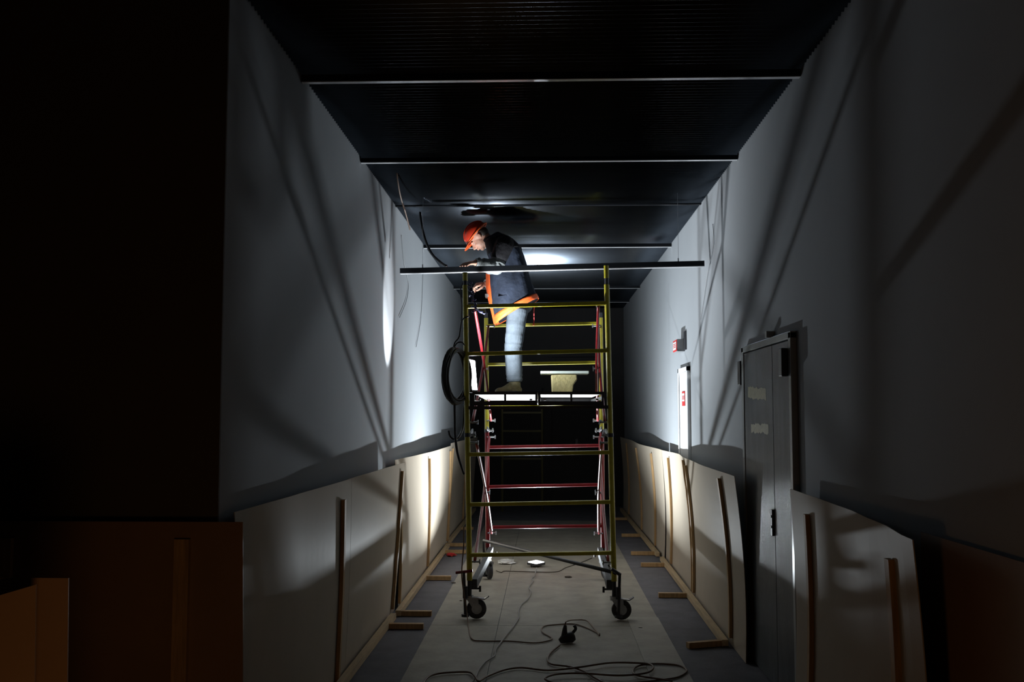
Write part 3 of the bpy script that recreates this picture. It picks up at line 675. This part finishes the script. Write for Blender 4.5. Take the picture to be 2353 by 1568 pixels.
# torso under the clothes
for (x, y, r) in ((1150, 575, 0.10), (1165, 610, 0.12), (1175, 650, 0.12), (1185, 690, 0.115)):
    ell(bd, Q(x, y), (r, 0.14, r * 1.05))
SH_N, EL_N, WR_N = Q(1160, 574, -0.17), Q(1141, 623, -0.24), Q(1099, 617, -0.33)
SH_F, EL_F, WR_F = Q(1156, 574, 0.17), Q(1150, 640, 0.16), Q(1116, 651, 0.05)
chain(bd, [Q(1160, 570), SH_N, EL_N, WR_N], [0.06, 0.048, 0.036, 0.026]); chain(bd, [Q(1158, 570), SH_F, EL_F, WR_F], [0.06, 0.048, 0.036, 0.026])
HIP_N, KN_N, AN_N = Q(1190, 712, -0.085), Q(1181, 800, -0.095), Q(1184, 882, -0.10)
HIP_F, KN_F, AN_F = Q(1188, 712, 0.085), Q(1178, 800, 0.095), Q(1180, 880, 0.10)
for a, c, e in ((HIP_N, KN_N, AN_N), (HIP_F, KN_F, AN_F)):
    chain(bd, [a, c, e], [0.07, 0.05, 0.036]); ell(bd, e + Vector((-0.03, 0, -0.03)), (0.06, 0.030, 0.018))
def hand(bm, wr, d, up, side, curl, spread=0.2, sc=1.0):
    """palm + five fingers. d = direction of palm, up = back of hand normal, side = thumb side"""
    d = d.normalized(); up = (up - d * up.dot(d)).normalized(); lat = d.cross(up).normalized() * side
    pc = wr + d * 0.048
    rot = Matrix((d, lat, up)).transposed()
    ell(bm, pc, (0.050, 0.040, 0.016), rot); ell(bm, wr + d * 0.01, (0.03, 0.028, 0.020), rot)
    for i, (o_, L_) in enumerate(((0.030, 0.070), (0.011, 0.078), (-0.009, 0.073), (-0.028, 0.058))):
        base = wr + d * (0.086 - abs(i - 1) * 0.003) + lat * o_; dd = d + lat * o_ * spread * 6; dd.normalize(); pts = [base - dd * 0.01]; p = base.copy()
        pts.append(p.copy()); a = 0.0
        for k, fr in enumerate((0.45, 0.30, 0.25)):
            a += curl * (0.8 + 0.12 * i) * (0.75, 1.0, 0.8)[k]
            v = dd * math.cos(a) - up * math.sin(a); p = p + v * L_ * fr; pts.append(p.copy())
        rs = [0.0095, 0.0095, 0.0088, 0.0080, 0.0068]
        tube(bm, pts, 0, 10, rs=rs)
        for q, r in zip(pts, rs): ell(bm, q, (r, r, r), None, 10, 7)
    tb = wr + d * 0.025 + lat * 0.028; t1 = tb + (d * 0.6 + lat * 0.7 - up * 0.25).normalized() * 0.034; t2 = t1 + (d * 0.85 + lat * 0.15 - up * 0.5).normalized() * 0.030; t3 = t2 + (d * 0.9 - lat * 0.2 - up * 0.5).normalized() * 0.024
    rs = [0.013, 0.011, 0.0095, 0.0078]; tube(bm, [tb, t1, t2, t3], 0, 10, rs=rs)
    for q, r in zip((tb, t1, t2, t3), rs): ell(bm, q, (r, r, r), None, 10, 7)
# far hand: half-closed fist at (1098,655); near hand rests on the hanging bar
hand(bd, WR_F, Vector((-1, -0.15, -0.12)), Vector((0, -0.55, 1)), -1, 0.95)
hand(bd, WR_N, Vector((-0.72, -0.68, -0.17)), Vector((0, -0.25, 1)), 1, 0.30)
o = remesh(obj('body', bd, M['skin'], per, smooth=True), 0.0042, 2)
# eyes
b = NB()
for s in (-1, 1): he(b, (-0.0715, s * 0.028, -0.010), (0.010, 0.013, 0.007))
obj('eyes', b, M['eye'], per, smooth=True)
# hair below the helmet
b = NB(); he(b, (0.046, 0, 0.002), (0.058, 0.070, 0.056)); he(b, (0.030, 0.0, 0.02), (0.055, 0.0755, 0.035))
obj('hair', b, M['hair'], per, smooth=True)
# helmet: dome, brim, headband
b = NB(); rings = []; nn = 28
def helm_r(th): 
    c = math.cos(th); return 0.132 if c < 0 else 0.122   # front is -x
for k in range(9):
    ph = (PI / 2) * k / 8 * 0.985; rings.append([hd_(0.006 + (0.128 if math.cos(t) < 0 else 0.122) * math.cos(t) * math.cos(ph), 0.104 * math.sin(t) * math.cos(ph), 0.030 + 0.108 * math.sin(ph)) for t in [2 * PI * i / nn for i in range(nn)]])
loft(b, rings, cap=False); bmesh.ops.contextual_create(b, geom=[v for v in b.verts[-nn:]]) if False else b.faces.new(list(b.verts)[-nn:])
hm = obj('helmet', b, M['helmet'], per, smooth=True); s_ = hm.modifiers.new('so', 'SOLIDIFY'); s_.thickness = 0.004
b = NB(); bar(b, hd_(-0.10, 0, 0.123), hd_(0.10, 0, 0.123), 0.0, 0.0) if False else None
rings = []
for i in range(13):
    t = PI * 0.62 + (PI * 0.76) * i / 12; w = math.sin(PI * i / 12)
    x0, y0 = 0.006 + 0.128 * math.cos(t), 0.104 * math.sin(t); x1, y1 = x0 + 0.055 * w * math.cos(t), y0 + 0.03 * w * math.sin(t)
    rings.append([hd_(x0, y0, 0.034), hd_(x1, y1, 0.020), hd_(x1, y1, 0.016), hd_(x0, y0, 0.029)])
loft(b, rings); obj('visor', b, M['orange'], hm, smooth=False)
b = NB(); tube(b, [hd_(0.006 + 0.130 * math.cos(t), 0.106 * math.sin(t), 0.032) for t in [2 * PI * i / 32 for i in range(32)]], 0.0065, 8, closed=True); obj('rim', b, M['orange'], hm, smooth=True)
# ridges on the dome
b = NB()
for yo in (-0.025, 0, 0.025):
    tube(b, [hd_(0.004 + 0.122 * math.cos(t), yo, 0.030 + (0.108 - abs(yo) * 0.10) * math.sin(t) + 0.001) for t in [PI * 0.12 + PI * 0.76 * i / 16 for i in range(17)]], 0.006, 6)
obj('ridge', b, M['helmet'], hm, smooth=True)
# jacket torso loft: front/back outline in the photo, half width across
prof = [((1139, 745), (1237, 686), 0.195), ((1134, 722), (1231, 674), 0.205), ((1126, 690), (1224, 655), 0.205), ((1121, 660), (1217, 632), 0.20),
        ((1121, 632), (1211, 610), 0.20), ((1124, 603), (1205, 588), 0.205), ((1120, 582), (1196, 566), 0.205), ((1116, 566), (1180, 551), 0.175), ((1114, 558), (1160, 540), 0.12), ((1114, 553), (1146, 533), 0.078)]
def ring_of(f, bk, w, n=30, grow=0.0, fold=0.0):
    a = Q(*f); c = Q(*bk); mid = (a + c) / 2; hx = (c - a) / 2; L_ = hx.length; out = []
    for i in range(n):
        t = 2 * PI * i / n; ct, st = math.cos(t), math.sin(t); e = 0.8
        cx = math.copysign(abs(ct) ** e, ct); sy = math.copysign(abs(st) ** e, st)
        g = 1 + grow + fold * noise.noise(Vector((math.cos(t) * 2.5, math.sin(t) * 2.5, mid.z * 6)))
        out.append(mid + hx * cx * g + Vector((0, w * sy * g, 0)))
    return out
def interp(prof, k):
    out = []
    for i in range(len(prof) - 1):
        for j in range(k):
            f = j / k; a, c = prof[i], prof[i + 1]
            out.append((tuple(a[0][q] * (1 - f) + c[0][q] * f for q in (0, 1)), tuple(a[1][q] * (1 - f) + c[1][q] * f for q in (0, 1)), a[2] * (1 - f) + c[2] * f))
    out.append(prof[-1]); return out
pf = interp(prof, 3)
b = NB(); loft(b, [ring_of(*r, fold=0.07) for r in pf])
chain(b, [Q(1162, 566, -0.10), SH_N + Vector((0, 0.01, 0))], [0.07, 0.068]); chain(b, [Q(1162, 566, 0.10), SH_F], [0.07, 0.066])
jk = remesh(obj('jacket', b, M['navy'], per, smooth=True), 0.007, 3)
# black shell over shoulders and upper sleeve: their unlit shade put into the colour
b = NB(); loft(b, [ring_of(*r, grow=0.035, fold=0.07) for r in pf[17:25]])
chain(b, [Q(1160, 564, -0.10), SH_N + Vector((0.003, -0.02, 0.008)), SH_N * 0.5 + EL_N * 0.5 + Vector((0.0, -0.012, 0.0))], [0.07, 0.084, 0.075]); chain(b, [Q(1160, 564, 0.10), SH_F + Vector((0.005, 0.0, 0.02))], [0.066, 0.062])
remesh(obj('shoulder_shade', b, M['blackc'], jk, smooth=True), 0.007, 2)
b = NB(); tube(b, [Q(1130 + 17 * math.cos(t), 549 + 9 * math.cos(t) * -0.8, 0.072 * math.sin(t)) for t in [2 * PI * i / 20 for i in range(20)]], 0.020, 10, closed=True); obj('collar', b, M['blackc'], jk, smooth=True)
def sleeve(S, E, W, seed):
    b = NB(); path = smooth_path([S, S * 0.35 + E * 0.65, E, E * 0.4 + W * 0.6, W], 9); n = len(path); rs = []
    for i in range(n):
        f = i / (n - 1); base = 0.074 * (1 - f) + 0.044 * f + (0.010 if 0.35 < f < 0.75 else 0)
        rs.append(base + 0.0065 * math.sin(f * 42 + seed) * (0.3 + f))
    tube(b, path, 0, 18, rs=rs); ell(b, path[0], (rs[0],) * 3)
    return remesh(obj('sleeve', b, M['sleeve'], jk, smooth=True), 0.006, 1)
sleeve(SH_N + Vector((0.0, -0.02, 0)), EL_N, WR_N + (EL_N - WR_N) * 0.05, 0.4); sleeve(SH_F, EL_F, WR_F + (EL_F - WR_F) * 0.12, 1.7)
# cuffs
for W_, E_ in ((WR_N, EL_N), (WR_F, EL_F)):
    dd = (E_ - W_).normalized(); b = NB(); tube(b, [W_ + dd * 0.000, W_ + dd * 0.022], 0.040, 14); obj('cuff', b, M['zip'] if W_ is WR_F else M['sleeve'], jk, smooth=False)
# orange hem band and front placket
b = NB(); rr = [ring_of(*r, grow=0.035) for r in interp(prof[:2], 4)[:4]]; rr[0] = [p + Vector((0, 0, -0.006)) for p in rr[0]]
loft(b, rr, cap=False); hbnd = obj('hem_band', b, M['orange'], jk, smooth=True); s_ = hbnd.modifiers.new('so', 'SOLIDIFY'); s_.thickness = 0.006
b = NB(); rings = []
for f, bk, w in pf[:15]:
    a = Q(*f); rings.append([a + Vector((-0.014, -0.06, 0)), a + Vector((-0.018, 0.0, 0)), a + Vector((-0.010, 0.05, 0)), a + Vector((0.012, 0.055, 0)), a + Vector((0.034, -0.105, 0)), a + Vector((0.020, -0.112, 0))])
loft(b, rings); obj('placket', b, M['orange'], jk, smooth=False)
b = NB(); a = Q(1121.5, 681); box(b, a.x - 0.022, a.x + 0.010, a.y - 0.075, a.y + 0.05, a.z - 0.014, a.z + 0.012); obj('reflective_tab', b, M['zip'], jk)
# pocket flap
b = NB(); a = Q(1158, 690, -0.205); bar(b, a + Vector((-0.045, 0.004, 0.0)), a + Vector((0.03, 0.004, 0.016)), 0.016, 0.012); obj('pocket_flap', b, M['navy'], jk)
# trousers
b = NB()
def leg(bm, h, k, a, seed):
    path = smooth_path([h, h * 0.5 + k * 0.5, k, k * 0.45 + a * 0.55, a], 10); n = len(path); rs = []
    for i in range(n):
        f = i / (n - 1)
        base = 0.092 * (1 - f / 0.5) + 0.076 * (f / 0.5) if f < 0.5 else 0.076 * (1 - (f - 0.5) / 0.5) + 0.064 * (f - 0.5) / 0.5
        amp = 0.007 * math.exp(-((f - 0.5) / 0.09) ** 2) + 0.010 * math.exp(-((f - 0.93) / 0.08) ** 2) + 0.002
        rs.append(base + 0.4 * amp * math.sin(f * 95 + seed) + 0.006 * noise.noise(Vector((f * 9, seed, 0))))
    tube(bm, path, 0, 22, rs=rs); return bm
leg(b, HIP_N, KN_N, AN_N + Vector((0, 0, 0.012)), 0); leg(b, HIP_F, KN_F, AN_F + Vector((0, 0, 0.012)), 2)
ell(b, Q(1191, 702), (0.115, 0.165, 0.095)); ell(b, Q(1203, 700), (0.085, 0.14, 0.085)); ell(b, KN_N + Vector((-0.018, 0, 0.0)), (0.062, 0.062, 0.07))
remesh(obj('trousers', b, M['jeans'], per, smooth=True), 0.0065, 1)
# boots
for a, yo in ((AN_N, 0), (AN_F, 0)):
    b = NB(); x, y = a.x, a.y; z0 = 1.757
    chain(b, [Vector((x + 0.0, y, z0 + 0.13)), Vector((x + 0.004, y, z0 + 0.06))], [0.048, 0.046])
    ell(b, (x + 0.012, y, z0 + 0.036), (0.052, 0.042, 0.034)); ell(b, (x - 0.06, y, z0 + 0.040), (0.062, 0.044, 0.036)); ell(b, (x - 0.115, y, z0 + 0.030), (0.055, 0.046, 0.027)); ell(b, (x - 0.03, y, z0 + 0.062), (0.055, 0.038, 0.036))
    bo = remesh(obj('boot', b, M['boot'], per, smooth=True), 0.006, 2)
    b = NB(); ell(b, (x - 0.115, y, z0 + 0.0145), (0.062, 0.050, 0.0125)); ell(b, (x + 0.010, y, z0 + 0.0145), (0.058, 0.044, 0.0125)); box(b, x - 0.12, x + 0.02, y - 0.042, y + 0.042, z0 + 0.002, z0 + 0.025)
    remesh(obj('sole', b, M['black'], bo), 0.006, 0)
    b = NB()
    for k in range(4):
        xx = x - 0.055 - 0.014 * k + 0.03; zz = z0 + 0.100 - 0.013 * k; tube(b, [(xx - 0.0, y - 0.030, zz - 0.012), (xx - 0.012, y, zz + 0.002), (xx, y + 0.030, zz - 0.012)], 0.0035, 6)
    obj('laces', b, M['hair'], bo)

# ------------------------------------------------------------------ world / view
w = bpy.data.worlds.new('world'); SC.world = w; w.use_nodes = True
w.node_tree.nodes['Background'].inputs[0].default_value = (0.35, 0.45, 0.7, 1); w.node_tree.nodes['Background'].inputs[1].default_value = 0.0003
SC.view_settings.view_transform = 'Standard'; SC.view_settings.look = 'None'; SC.view_settings.gamma = 1; SC.view_settings.exposure = -0.06
SC.view_settings.use_curve_mapping = False
